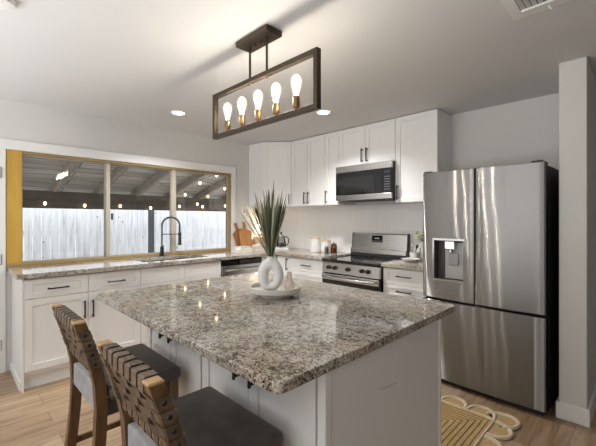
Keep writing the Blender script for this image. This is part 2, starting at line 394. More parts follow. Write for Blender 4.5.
# ------------------------------------------------------------------ cabinet helpers  (local: x along the run, front towards -y, back at y=0)
def shaker(bm, x0, x1, z0, z1, yf, t=.02, rail=.055):
    box(bm, x0 + .01, x1 - .01, yf + .009, yf + t, z0 + .01, z1 - .01)
    rr = min(rail, (z1 - z0) * .28)
    box(bm, x0, x0 + rail, yf, yf + t, z0, z1, .0015); box(bm, x1 - rail, x1, yf, yf + t, z0, z1, .0015)
    box(bm, x0 + rail, x1 - rail, yf, yf + t, z1 - rr, z1, .0015); box(bm, x0 + rail, x1 - rail, yf, yf + t, z0, z0 + rr, .0015)
    return bm
def pull(parent, x, z, yf, L=.15, vert=False):
    bm = BM(); h = L / 2; s = .03
    if vert:
        box(bm, x - .006, x + .006, yf - s - .009, yf - s + .002, z - h, z + h, .002)
        for k in (-1, 1): box(bm, x - .005, x + .005, yf - s, yf, z + k * (h - .014) - .005, z + k * (h - .014) + .005)
    else:
        box(bm, x - h, x + h, yf - s - .009, yf - s + .002, z - .006, z + .006, .002)
        for k in (-1, 1): box(bm, x + k * (h - .014) - .005, x + k * (h - .014) + .005, yf - s, yf, z - .005, z + .005)
    return obj('handle', bm, 'black', parent)
def front(parent, kind, x0, x1, z0, z1, yf, handle=None):
    d = obj(kind, shaker(BM(), x0 + .0018, x1 - .0018, z0 + .0018, z1 - .0018, yf), 'cab', parent)
    if handle:
        hx, hz, v = handle[:3]; pull(d, hx, hz, yf, handle[3] if len(handle) > 3 else .155, v)
    return d
def carcass(parent, w, z0, z1, yf, toe=None, x0=0, back=-.002):
    bm = BM(); box(bm, x0 + .0008, x0 + w - .0008, yf + .021, back, z0, z1)
    obj('body', bm, 'cab', parent)
    if toe: obj('toe_kick', box(BM(), x0 + .001, x0 + w - .001, toe, toe + .018, 0, z0), 'cab', parent)
BT = .906  # top of base cabinets
YF = -.60
# window run: rotate +90 deg, local x = world y - origin
def run_left(name, label, y0): return thing(name, label, 'cabinet', (0, y0, 0), pi / 2)
c = run_left('base_cabinet', 'white base cabinet with two drawers over two doors, left end below the window', -3.286); w = .909
carcass(c, w, .12, BT, YF, -.54)
for k in (0, 1):
    x0 = k * w / 2
    front(c, 'drawer', x0, x0 + w / 2, .735, .895, YF, (x0 + w / 4, .808, False))
    front(c, 'door', x0, x0 + w / 2, .15, .735, YF, (w / 2 + (-.033, .033)[k], .59, True))
bm = BM(); box(bm, -.014, 0, -.60, -.001, 0, BT); box(bm, -.026, -.014, -.56, -.001, 0, .07, .002); obj('end_panel', bm, 'cab', c)
c = run_left('sink_cabinet', 'white sink base cabinet with two plain false drawer fronts, under the faucet', -2.377); w = .914
bm = BM(); box(bm, .001, .018, YF + .021, -.002, .12, BT); box(bm, w - .018, w - .001, YF + .021, -.002, .12, BT); box(bm, .018, w - .018, YF + .021, -.002, .12, .14); box(bm, .018, w - .018, -.01, -.002, .14, BT); box(bm, .018, w - .018, YF + .021, YF + .04, .14, BT)
obj('body', bm, 'cab', c); obj('toe_kick', box(BM(), .001, w - .001, -.54, -.522, 0, .12), 'cab', c)
for k in (0, 1):
    x0 = k * w / 2; front(c, 'drawer_front', x0, x0 + w / 2, .735, .895, YF)
    front(c, 'door', x0, x0 + w / 2, .15, .735, YF, (w / 2 + (-.033, .033)[k], .59, True))
# dishwasher
d = thing('dishwasher', 'stainless dishwasher with bar handle between sink cabinet and corner', 'dishwasher', (0, -1.461, 0), pi / 2); w = .608
obj('body', box(BM(), .003, w - .003, YF + .03, -.01, .0, BT - .004), 'steel_dark', d)
obj('door', box(BM(), .004, w - .004, YF - .012, YF + .028, .11, .83, .006, 2), 'steel', d)
obj('control_strip', box(BM(), .004, w - .004, YF - .006, YF + .028, .835, .893, .004), 'blackglass', d)
bm = BM(); tube(bm, [(.06 + (w - .12) * i / 16, YF - .025 - .035 * sin(pi * i / 16) ** .5, .775) for i in range(17)], .014, 10); obj('handle', bm, 'chrome', d, True)
c = run_left('corner_filler', 'narrow white filler panel between dishwasher and corner', -.852)
tag(c, c['label'], 'cabinet filler'); obj('panel', box(BM(), .001, .248, YF, YF + .02, .12, BT), 'cab', c); obj('toe_kick', box(BM(), .001, .248, -.54, -.522, 0, .12), 'cab', c)
# back run
def run_back(name, label, x0): return thing(name, label, 'cabinet', (x0, 0, 0), 0)
c = run_back('corner_cabinet', 'white corner base cabinet with one vertical black handle', .602)
carcass(c, .268, .12, BT, YF, -.54); front(c, 'door', .002, .268, .15, .895, YF, (.215, .80, True))
c = run_back('drawer_cabinet', 'white three-drawer base cabinet left of the range', .871); w = .575
carcass(c, w, .12, BT, YF, -.54)
for z0, z1 in ((.735, .895), (.445, .735), (.15, .445)): front(c, 'drawer', 0, w, z0, z1, YF, (w / 2, (z0 + z1) / 2, False))
c = run_back('drawer_cabinet', 'white drawer base cabinet between the range and the refrigerator', 2.222); w = .47
carcass(c, w, .12, BT, YF, -.54)
for z0, z1 in ((.735, .895), (.60, .735), (.37, .60), (.15, .37)): front(c, 'drawer', 0, w, z0, z1, YF, (w / 2, (z0 + z1) / 2 + .01, False))
# countertops
ct, cb_ = .945, .908
bm = BM()
xs = [.002, .10, .50, .637, 1.445]; ys = [-3.335, -2.31, -1.55, -.637, -.01]
grid_slab(bm, xs, ys, cb_, ct, holes=[(1, 1), (3, 0), (3, 1), (3, 2)])
tag(obj('countertop', bm, 'granite'), 'polished L-shaped granite countertop along the window and back wall', 'countertop')
tag(obj('countertop', box(BM(), 2.219, 2.712, -.637, -.01, cb_, ct, .002), 'granite'), 'short granite countertop between the range and the refrigerator', 'countertop')
# sink
bm = BM(); x0, x1, y0, y1 = .10, .50, -2.31, -1.55
grid_slab(bm, [x0 - .012, x0 + .002, x1 - .002, x1 + .012], [y0 - .012, y0 + .002, y1 - .002, y1 + .012], .72, .906, holes=[(1, 1)])
box(bm, x0, x1, y0, y1, .712, .722)
s = thing('sink', 'undermount stainless sink below the faucet', 'sink', (0, 0, 0)); obj('basin', bm, 'sinksteel', s)
obj('drain', lathe(BM(), [(0, .7225), (.045, .7225), (.045, .726), (.03, .724), (0, .724)], (.3, -1.93), 20), 'chrome', s, True)
# faucet
f = thing('faucet', 'matte black spring pull-down faucet standing behind the sink', 'faucet', (.07, -1.93, ct), radians(55))
obj('base', lathe(BM(), [(0, 0), (.027, 0), (.027, .008), (.021, .012), (.021, .11), (.014, .115), (0, .115)], seg=20), 'black', f, True)
bm = BM(); pts = [(0, 0, .11), (0, 0, .36)] + [(.10 - .10 * cos(a), 0, .36 + .10 * sin(a)) for a in [pi * i / 14 for i in range(1, 15)]] + [(.20, 0, .33), (.20, 0, .27)]
tube(bm, pts, .008, 10); obj('hose', bm, 'black', f, True)
bm = BM(); path = []
N = 300
def along(t):
    L = [0]; P = [Vector(p) for p in pts[1:]]
    for a, b in zip(P, P[1:]): L.append(L[-1] + (b - a).length)
    s_ = t * L[-1]
    for i in range(len(P) - 1):
        if s_ <= L[i + 1] + 1e-9: return P[i].lerp(P[i + 1], (s_ - L[i]) / (L[i + 1] - L[i])), (P[i + 1] - P[i]).normalized()
for i in range(N + 1):
    p, t_ = along(i / N); s_ = Vector((0, 1, 0)); w_ = t_.cross(s_); a = 2 * pi * 26 * i / N
    path.append(p + s_ * (.0125 * cos(a)) + w_ * (.0125 * sin(a)))
tube(bm, path, .0025, 5); obj('spring', bm, 'black', f, True)
bm = BM(); cyl(bm, (.20, 0, .28), (.20, 0, .17), .014, .017, 14); cyl(bm, (.20, 0, .17), (.20, 0, .13), .017, .021, 14); obj('spray_head', bm, 'black', f, 30)
bm = BM(); tube(bm, [(0, 0, .26), (.19, 0, .26)], .005, 8); cyl(bm, (.20, 0, .25), (.20, 0, .27), .02, seg=14); obj('holder_arm', bm, 'black', f, 30)
bm = BM(); tube(bm, [(0, .02, .07), (0, .05, .07)], .009, 10); tube(bm, [(0, .05, .07), (.01, .06, .13)], .005, 8); obj('lever', bm, 'black', f, 30)

# upper cabinets
ZB, ZT, YU = 1.557, 2.460, -.34
def upper(name, label, x0, w, z0=ZB): 
    c = thing(name, label, 'cabinet', (x0, 0, 0)); carcass(c, w, z0, ZT, YU, back=-.002); return c
c = upper('wall_cabinet', 'white upper cabinet with two doors, next to the corner cabinet', .612, .608)
front(c, 'door', 0, .304, ZB, ZT, YU, (.304 - .033, ZB + .105, True, .155)); front(c, 'door', .304, .608, ZB, ZT, YU, (.304 + .033, ZB + .105, True, .155))
c = upper('wall_cabinet', 'narrow single-door white upper cabinet left of the microwave', 1.221, .227)
front(c, 'door', 0, .227, ZB, ZT, YU, (.036, ZB + .105, True, .155))
c = upper('wall_cabinet', 'short two-door white upper cabinet above the microwave', 1.449, .761, 2.008)
front(c, 'door', 0, .3805, 2.008, ZT, YU, (.3805 - .033, 2.008 + .105, True, .155)); front(c, 'door', .3805, .761, 2.008, ZT, YU, (.3805 + .033, 2.008 + .105, True, .155))
c = upper('wall_cabinet', 'tall single-door white upper cabinet right of the microwave, beside the refrigerator', 2.211, .456)
front(c, 'door', 0, .456, ZB, ZT, YU, (.036, ZB + .105, True, .155))
c = thing('wall_cabinet', 'diagonal white corner upper cabinet beside the window', 'cabinet', (0, 0, 0))
obj('body', prism(BM(), [(.002, -.002), (.002, -.61), (.322, -.61), (.61, -.322), (.61, -.002)], ZB, ZT, .001), 'cab', c)
dd = obj('door', shaker(BM(), -.19, .19, ZB + .003, ZT - .003, 0, .016), 'cab', c, loc=(.4775, -.4775, 0), rz=pi / 4); pull(dd, .16, ZB + .10, 0, .14, True)

# ------------------------------------------------------------------ microwave
m = thing('microwave', 'stainless over-the-range microwave with black glass door', 'microwave', (1.838, 0, 1.597)); hw = .374
obj('body', box(BM(), -hw, hw, -.39, -.01, .012, .405, .003), 'blackplastic', m)
obj('top_band', box(BM(), -hw, hw, -.42, -.391, .330, .405, .004, 2), 'steel', m)
obj('door', box(BM(), -hw, .26, -.42, -.391, .066, .329, .003), 'blackglass', m)
obj('door_window', box(BM(), -.33, .16, -.4215, -.420, .085, .27), mat('smoked_window', (.015, .015, .015), .08), m)
cp = obj('control_panel', box(BM(), .262, hw, -.42, -.391, .066, .329, .003), 'blackglass', m)
bm = BM()
for i in range(3):
    for j in range(6): box(bm, .292 + i * .024, .302 + i * .024, -.4212, -.42, .10 + j * .027, .109 + j * .027)
obj('buttons', bm, mat('grey_button_print', (.20, .20, .20), .5), cp)
obj('display', box(BM(), .285, .352, -.4212, -.42, .275, .305), mat('dark_display', (.02, .03, .04), .1), cp)
obj('bottom_band', box(BM(), -hw, hw, -.42, -.391, .004, .065, .004, 2), 'steel', m)
bm = BM(); box(bm, -hw + .02, hw - .02, -.36, -.04, 0, .011)
for i in range(8): box(bm, -.3 + i * .08, -.25 + i * .08, -.30, -.12, -.004, 0)
obj('vent_grille', bm, 'blackplastic', m)

# ------------------------------------------------------------------ range
r = thing('range', 'stainless freestanding electric range with black glass cooktop', 'stove', (1.832, 0, 0)); hw = .379
obj('body', box(BM(), -hw, hw, -.60, -.03, .0, .895), 'blackplastic', r)
obj('cooktop', box(BM(), -hw - .001, hw + .001, -.665, -.10, .896, .928, .008, 3), 'blackglass', r)
burner_m = mat('grey_burner_print', (.14, .14, .14), .3)
for cx_, cy_, rr in ((-.19, -.50, .11), (.19, -.50, .085), (-.19, -.24, .08), (.19, -.24, .11)):
    obj('burner_ring', lathe(BM(), [(rr - .003, .9285), (rr, .9288), (rr + .003, .9285)], (cx_, cy_), 40), burner_m, r)
pn = obj('control_panel', prism(BM(), [(-.60, .775), (-.655, .775), (-.645, .895), (-.60, .895)], -hw, hw, .003, 'X'), 'steel', r)
for x in (-.278, -.191, -.011, .170, .244):
    bm = BM(); cyl(bm, (x, -.649, .838), (x, -.667, .838), .024, .022, 20); cyl(bm, (x, -.667, .838), (x, -.683, .838), .019, .016, 20); box(bm, x - .004, x + .004, -.690, -.672, .822, .856, .002)
    obj('knob', bm, 'black', pn, 30)
bg_ = obj('backguard', prism(BM(), [(-.012, .93), (-.105, .93), (-.098, 1.02), (-.075, 1.028), (-.062, 1.20), (-.05, 1.21), (-.012, 1.21)], -hw + .004, hw - .004, .002, 'X'), 'steel', r)
for s_ in (-1, 1): obj('end_cap', prism(BM(), [(-.012, .93), (-.108, .93), (-.101, 1.022), (-.079, 1.030), (-.066, 1.205), (-.052, 1.215), (-.012, 1.215)], s_ * (hw - .002) - .003, s_ * (hw - .002) + .003, .001, 'X'), 'blackplastic', bg_)
dp = obj('display', prism(BM(), [(-.0715, 1.105), (-.0755, 1.105), (-.0685, 1.185), (-.0645, 1.185)], -.085, .055, 0, 'X'), 'blackglass', bg_)
bm = BM()
for i in range(4): box(bm, -.045 + i * .017, -.036 + i * .017, -.0738, -.0715, 1.145, 1.160)
for i in range(5): box(bm, -.07 + i * .025, -.06 + i * .025, -.0755, -.074, 1.118, 1.122)
obj('display_segments', bm, mat('pale_display_print', (.55, .60, .62), .4), dp)
obj('lower_ledge', box(BM(), -hw + .01, hw - .01, -.118, -.104, .93, .972, .003), 'blackplastic', bg_)
dr_ = obj('oven_door', box(BM(), -hw, hw, -.655, -.602, .19, .768, .006, 2), 'blackglass', r)
obj('door_trim', box(BM(), -hw + .001, hw - .001, -.664, -.655, .700, .766, .004, 2), 'steel', dr_)
bm = BM(); tube(bm, [(-.34 + .68 * i / 20, -.690 - .03 * sin(pi * i / 20), .738 - .004 * sin(pi * i / 20)) for i in range(21)], .015, 12)
for s_ in (-1, 1): cyl(bm, (s_ * .325, -.664, .738), (s_ * .325, -.695, .738), .012, seg=12)
obj('handle', bm, 'chrome', dr_, True)
obj('storage_drawer', box(BM(), -hw, hw, -.652, -.602, .03, .183, .005), 'steel', r)

# ------------------------------------------------------------------ refrigerator
fr = thing('refrigerator', 'tall stainless french door refrigerator with water dispenser', 'refrigerator', (3.183, -.46, 0), -.029); hw = .447
obj('cabinet', box(BM(), -hw + .012, hw - .004, -.255, .40, .02, 1.765, .004), 'steel_dark', fr)
def fdoor(x0, x1, z0, z1, hole=None):
    """door with slightly bowed front; optional recess cut"""
    bm = BM(); n = 14; R = .012
    def yf(x):
        y = -.352 + .016 * (x / hw) ** 2
        for e in (abs(x - x0), abs(x1 - x)):
            if e < R: y += R - math.sqrt(max(0, R * R - (R - e) ** 2))
        return y
    xs = sorted(set([x0, x0 + .002, x0 + .005, x0 + R] + [x0 + R + (x1 - x0 - 2 * R) * i / n for i in range(n + 1)] + [x1 - .005, x1 - .002, x1] + ([hole[0], hole[1]] if hole else [])))
    zs = [z0, z1] if not hole else [z0, hole[2], hole[3], z1]
    zs = [z0 + .004] + zs[1:-1] + [z1 - .004]
    V = [[bm.verts.new((x, yf(x), z)) for z in zs] for x in xs]
    for i in range(len(xs) - 1):
        for j in range(len(zs) - 1):
            if hole and hole[0] - 1e-6 <= xs[i] and xs[i + 1] <= hole[1] + 1e-6 and j == 1: continue
            bm.faces.new((V[i][j], V[i + 1][j], V[i + 1][j + 1], V[i][j + 1]))
    B0 = [bm.verts.new((x, max(yf(x) + .004, -.352), z0)) for x in xs]; B1 = [bm.verts.new((x, max(yf(x) + .004, -.352), z1)) for x in xs]
    K0 = [bm.verts.new((x, -.262, z0)) for x in xs]; K1 = [bm.verts.new((x, -.262, z1)) for x in xs]
    for i in range(len(xs) - 1):
        bm.faces.new((V[i][0], B0[i], B0[i + 1], V[i + 1][0])); bm.faces.new((B0[i], K0[i], K0[i + 1], B0[i + 1]))
        bm.faces.new((V[i][-1], V[i + 1][-1], B1[i + 1], B1[i])); bm.faces.new((B1[i], B1[i + 1], K1[i + 1], K1[i]))
        bm.faces.new((K0[i], K1[i], K1[i + 1], K0[i + 1]))
    for i in (0, -1):
        bm.faces.new([V[i][j] for j in range(len(zs))] + [B1[i], K1[i], K0[i], B0[i]])
    return bm, yf
H = (-.340, -.098, .880, 1.205)
bm, yf = fdoor(-hw, -.012, .715, 1.780, H); ld = obj('door', bm, 'fridge', fr, 25)
bm, _ = fdoor(-.008, hw, .715, 1.780); rd = obj('door', bm, 'fridge', fr, 25)
bm, _ = fdoor(-hw, hw, .045, .697); fd = obj('freezer_drawer', bm, 'fridge', fr, 25)
obj('kick_plate', box(BM(), -hw + .02, hw - .02, -.29, -.256, .0, .044), 'steel_dark', fr)
obj('door_gasket', box(BM(), -hw + .015, hw - .015, -.30, -.256, .697, .715), 'gap', fr)
for s_ in (-1, 1): obj('hinge_cover', box(BM(), s_ * .40 - .04, s_ * .40 + .03, -.33, -.20, 1.766, 1.793, .006, 2), 'steel_dark', fr)
# dispenser
x0, x1, z0, z1 = H; y_ = yf((x0 + x1) / 2)
bm = BM(); box(bm, x0 - .012, x1 + .012, y_ - .004, y_ + .012, z1 - .002, z1 + .018, .002); box(bm, x0 - .012, x0 + .002, y_ - .003, y_ + .012, z0 - .012, z1); box(bm, x1 - .002, x1 + .012, y_ - .003, y_ + .012, z0 - .012, z1); box(bm, x0, x1, y_ - .003, y_ + .012, z0 - .012, z0 + .004)
dsp = obj('dispenser', bm, 'steel', ld)
bm = BM(); 
box(bm, x0, x1, y_ + .075, y_ + .082, z0, z1); box(bm, x0 - .004, x0, y_ + .008, y_ + .082, z0, z1); box(bm, x1, x1 + .004, y_ + .008, y_ + .082, z0, z1); box(bm, x0, x1, y_ + .008, y_ + .082, z0 - .004, z0); box(bm, x0, x1, y_ + .008, y_ + .082, z1, z1 + .004)
obj('dispenser_recess', bm, mat('dispenser_dark_grey', (.06, .058, .055), .4), ld)
bm = BM(); box(bm, x0 + .07, x1 - .012, y_ + .060, y_ + .0745, z0 + .004, z1 - .02, .003); obj('dispenser_back', bm, mat('dispenser_silver', (.50, .50, .50), .3), ld)
bm = BM(); box(bm, x0 + .085, x0 + .165, y_ + .012, y_ + .06, z1 - .075, z1 - .004, .006, 2); cyl(bm, (x0 + .125, y_ + .035, z1 - .075), (x0 + .125, y_ + .035, z1 - .10), .014, seg=12); obj('dispenser_spout', bm, 'chrome', ld)
bm = BM(); box(bm, x0 + .105, x0 + .185, y_ + .044, y_ + .058, z0 + .12, z1 - .105, .005, 2); obj('dispenser_paddle', bm, mat('paddle_grey', (.36, .36, .36), .3), ld)

# ------------------------------------------------------------------ island
il = thing('island_cabinet', 'white kitchen island cabinet with shaker doors behind the stools', 'cabinet', (0, 0, 0))
IX0, IX1, IY0, IY1 = 2.03, 3.41, -2.89, -2.035
obj('body', box(BM(), IX0, IX1 - .02, IY0 + .021, IY1, .10, BT - .001), 'cab', il)
obj('toe_kick', box(BM(), IX0 + .02, IX1 - .03, IY0 + .08, IY1 - .05, 0, .10), 'cab', il)
def scuff_mat():
    m = mat('island_panel_white', (.81, .81, .805), .4); t, n, l, p = nt(m)
    tc = n.new('ShaderNodeTexCoord'); sp = n.new('ShaderNodeSeparateXYZ'); l.new(tc.outputs['Object'], sp.inputs[0])
    def mth(op, a, b=None, c=None):
        q = n.new('ShaderNodeMath'); q.operation = op
        for s, v in zip(q.inputs, (a, b, c)):
            if v is None: continue
            if isinstance(v, (int, float)): s.default_value = v
            else: l.new(v, s)
        return q.outputs[0]
    y, z = sp.outputs[1], sp.outputs[2]
    line = mth('SUBTRACT', z, mth('MULTIPLY_ADD', mth('SUBTRACT', y, -2.515), -.12, .735))
    wob = mth('MULTIPLY_ADD', noise(m, tc.outputs['Object'], 14, 2), .02, -.01)
    dz = mth('ABSOLUTE', mth('ADD', line, wob)); inl = mth('LESS_THAN', dz, .0022); iny = mth('LESS_THAN', mth('ABSOLUTE', mth('SUBTRACT', y, -2.515)), .062)
    f_ = mth('MULTIPLY', mth('MULTIPLY', inl, iny), .45); setcol(m, mix(m, f_, (.81, .81, .805), (.22, .21, .20))); return m
bm = BM(); box(bm, IX1 - .02, IX1, IY0 + .034, IY1, 0, BT - .001); e_ = obj('end_panel', bm, scuff_mat(), il)
bm = BM(); box(bm, IX1 - .03, IX1 + .004, IY0 - .002, IY0 + .030, 0, BT - .001, .002); obj('corner_post', bm, 'cab', il); obj('corner_post', box(BM(), IX1 - .022, IX1 + .004, IY1 - .016, IY1 + .002, 0, BT - .001, .002), 'cab', il)
for a, b in ((2.03, 2.655), (2.665, 3.372)):
    mid = (a + b) / 2
    for k, (p0, p1) in enumerate(((a, mid), (mid, b))):
        d_ = obj('door', shaker(BM(), p0 + .002, p1 - .002, .12, .895, IY0), 'cab', il); pull(d_, mid + (-.05, .05)[k], .824, IY0, .15, True)
def slab():
    bm = BM(); r_ = .03; x0, x1, y0, y1 = 1.805, 3.424, -3.098, -1.862; P = []
    for cx_, cy_, a0 in ((x1 - r_, y1 - r_, 0), (x0 + r_, y1 - r_, 90), (x0 + r_, y0 + r_, 180), (x1 - r_, y0 + r_, 270)):
        for i in range(5): a = radians(a0 + 22.5 * i); P.append((cx_ + r_ * cos(a), cy_ + r_ * sin(a)))
    return prism(bm, P, .906, .94, .004, 'Z', 2)
tag(obj('island_countertop', slab(), 'granite'), 'large polished speckled granite island top in the foreground', 'countertop')

# ------------------------------------------------------------------ tray, vase, grass, figurine
TX, TY = 2.595, -2.375
tr = thing('tray', 'round pale footed tray standing on the island', 'tray', (TX, TY, .94))
obj('dish', lathe(BM(), [(0, .022), (.135, .022), (.146, .028), (.150, .055), (.145, .057), (.140, .034), (.13, .030), (0, .030)], seg=48), 'tray', tr, True)
obj('foot', lathe(BM(), [(0, 0), (.088, 0), (.080, .022), (0, .022)], seg=40), 'tray', tr, 30)
VZ = .970
fx, fy = -.7071, .7071   # camera forward in plan; right = (.7071,.7071)
VX, VY = TX - .012, TY - .028
def donut():
    bm = BM(); NT, NS = 56, 20; rings = []
    for i in range(NT):
        t = 2 * pi * i / NT; c_, s_ = cos(t), sin(t)
        ox = .075 * (abs(c_) ** .86) * (1 if c_ >= 0 else -1) * (1 - .10 * max(0, s_)); oz = .096 + .096 * s_ if s_ < 0 else .096 + .09 * s_
        ox *= 1.0; oz = max(oz, .0)
        if s_ < -.8: oz = max(oz, .004)
        ix = .003 + .016 * c_; iz = .082 + .036 * s_
        mx, mz = (ox + ix) / 2, (oz + iz) / 2; hx, hz = (ox - ix) / 2, (oz - iz) / 2; d = .036 + .006 * (-s_)
        rings.append([(mx + hx * cos(2 * pi * k / NS), d * sin(2 * pi * k / NS), mz + hz * cos(2 * pi * k / NS)) for k in range(NS)])
    R = [[bm.verts.new(p) for p in rg] for rg in rings]
    for i in range(NT):
        A, B = R[i], R[(i + 1) % NT]
        for k in range(NS): bm.faces.new((A[k], A[(k + 1) % NS], B[(k + 1) % NS], B[k]))
    lathe(bm, [(.032, .168), (.022, .182), (.019, .190), (.021, .197), (.017, .197), (.015, .186), (0, .186)], (0, 0), 24)
    return bm
tag(obj('vase', donut(), 'ceramic', None, 60, (VX, VY, VZ), pi / 4), 'matte white ring-shaped vase with a hole, standing on the tray', 'vase')
gm = [mat('grass_' + n_, c_, .55) for n_, c_ in (('dark_green', (.038, .055, .022)), ('blue_green', (.045, .085, .062)), ('olive', (.095, .105, .04)), ('pale', (.42, .38, .27)), ('tan', (.26, .20, .11)), ('mid_green', (.055, .085, .035)))]
gr = thing('grass_bundle', 'tall spiky green artificial grass rising from the white vase', 'plant', (VX, VY, VZ + .187))
rnd = random.Random(5)
for i in range(78):
    a = rnd.uniform(0, 2 * pi); sp = rnd.random() ** .7
    lat = sp * .112; L = rnd.uniform(.33, .465) * (1 - .18 * sp)
    if i < 7: a = radians(225 + rnd.uniform(-25, 25)); lat = rnd.uniform(.15, .20); L = rnd.uniform(.24, .33)
    dx, dy = cos(a), sin(a); b0 = .010 * rnd.random()
    wd = rnd.uniform(.0036, .0062); ph = rnd.uniform(0, pi); sx, sy = cos(ph), sin(ph); bend = rnd.uniform(.9, 1.5)
    bm = BM(); n_ = 7; ra, rb, rc = [], [], []
    for j in range(n_ + 1):
        t = j / n_; d_ = b0 + lat * t ** bend; w_ = wd * (1 - t) ** .28 * (.75 + .5 * t) + .0004; z = L * t - .006
        px, py = dx * d_, dy * d_
        ra.append(bm.verts.new((px - sx * w_, py - sy * w_, z))); rc.append(bm.verts.new((px + sx * w_, py + sy * w_, z))); rb.append(bm.verts.new((px - sy * w_ * .5, py + sx * w_ * .5, z)))
    for j in range(n_):
        bm.faces.new((ra[j], rb[j], rb[j + 1], ra[j + 1])); bm.faces.new((rb[j], rc[j], rc[j + 1], rb[j + 1])); bm.faces.new((rc[j], ra[j], ra[j + 1], rc[j + 1]))
    k = rnd.choice((0, 0, 0, 1, 2, 2, 2, 5, 5, 3, 3, 4, 4)) if i >= 7 else rnd.choice((2, 3, 4, 2))
    obj('blade', bm, gm[k], gr)
tag(obj('figurine', lathe(BM(), [(0, 0), (.022, 0), (.029, .012), (.030, .030), (.024, .050), (.014, .064), (.012, .070), (.017, .079), (.017, .088), (.012, .097), (.014, .106), (.010, .106), (0, .100)], seg=28), 'figure', None, True, (TX + .052, TY + .060, .970)), 'small blush ceramic bottle vase on the tray beside the white vase', 'vase')

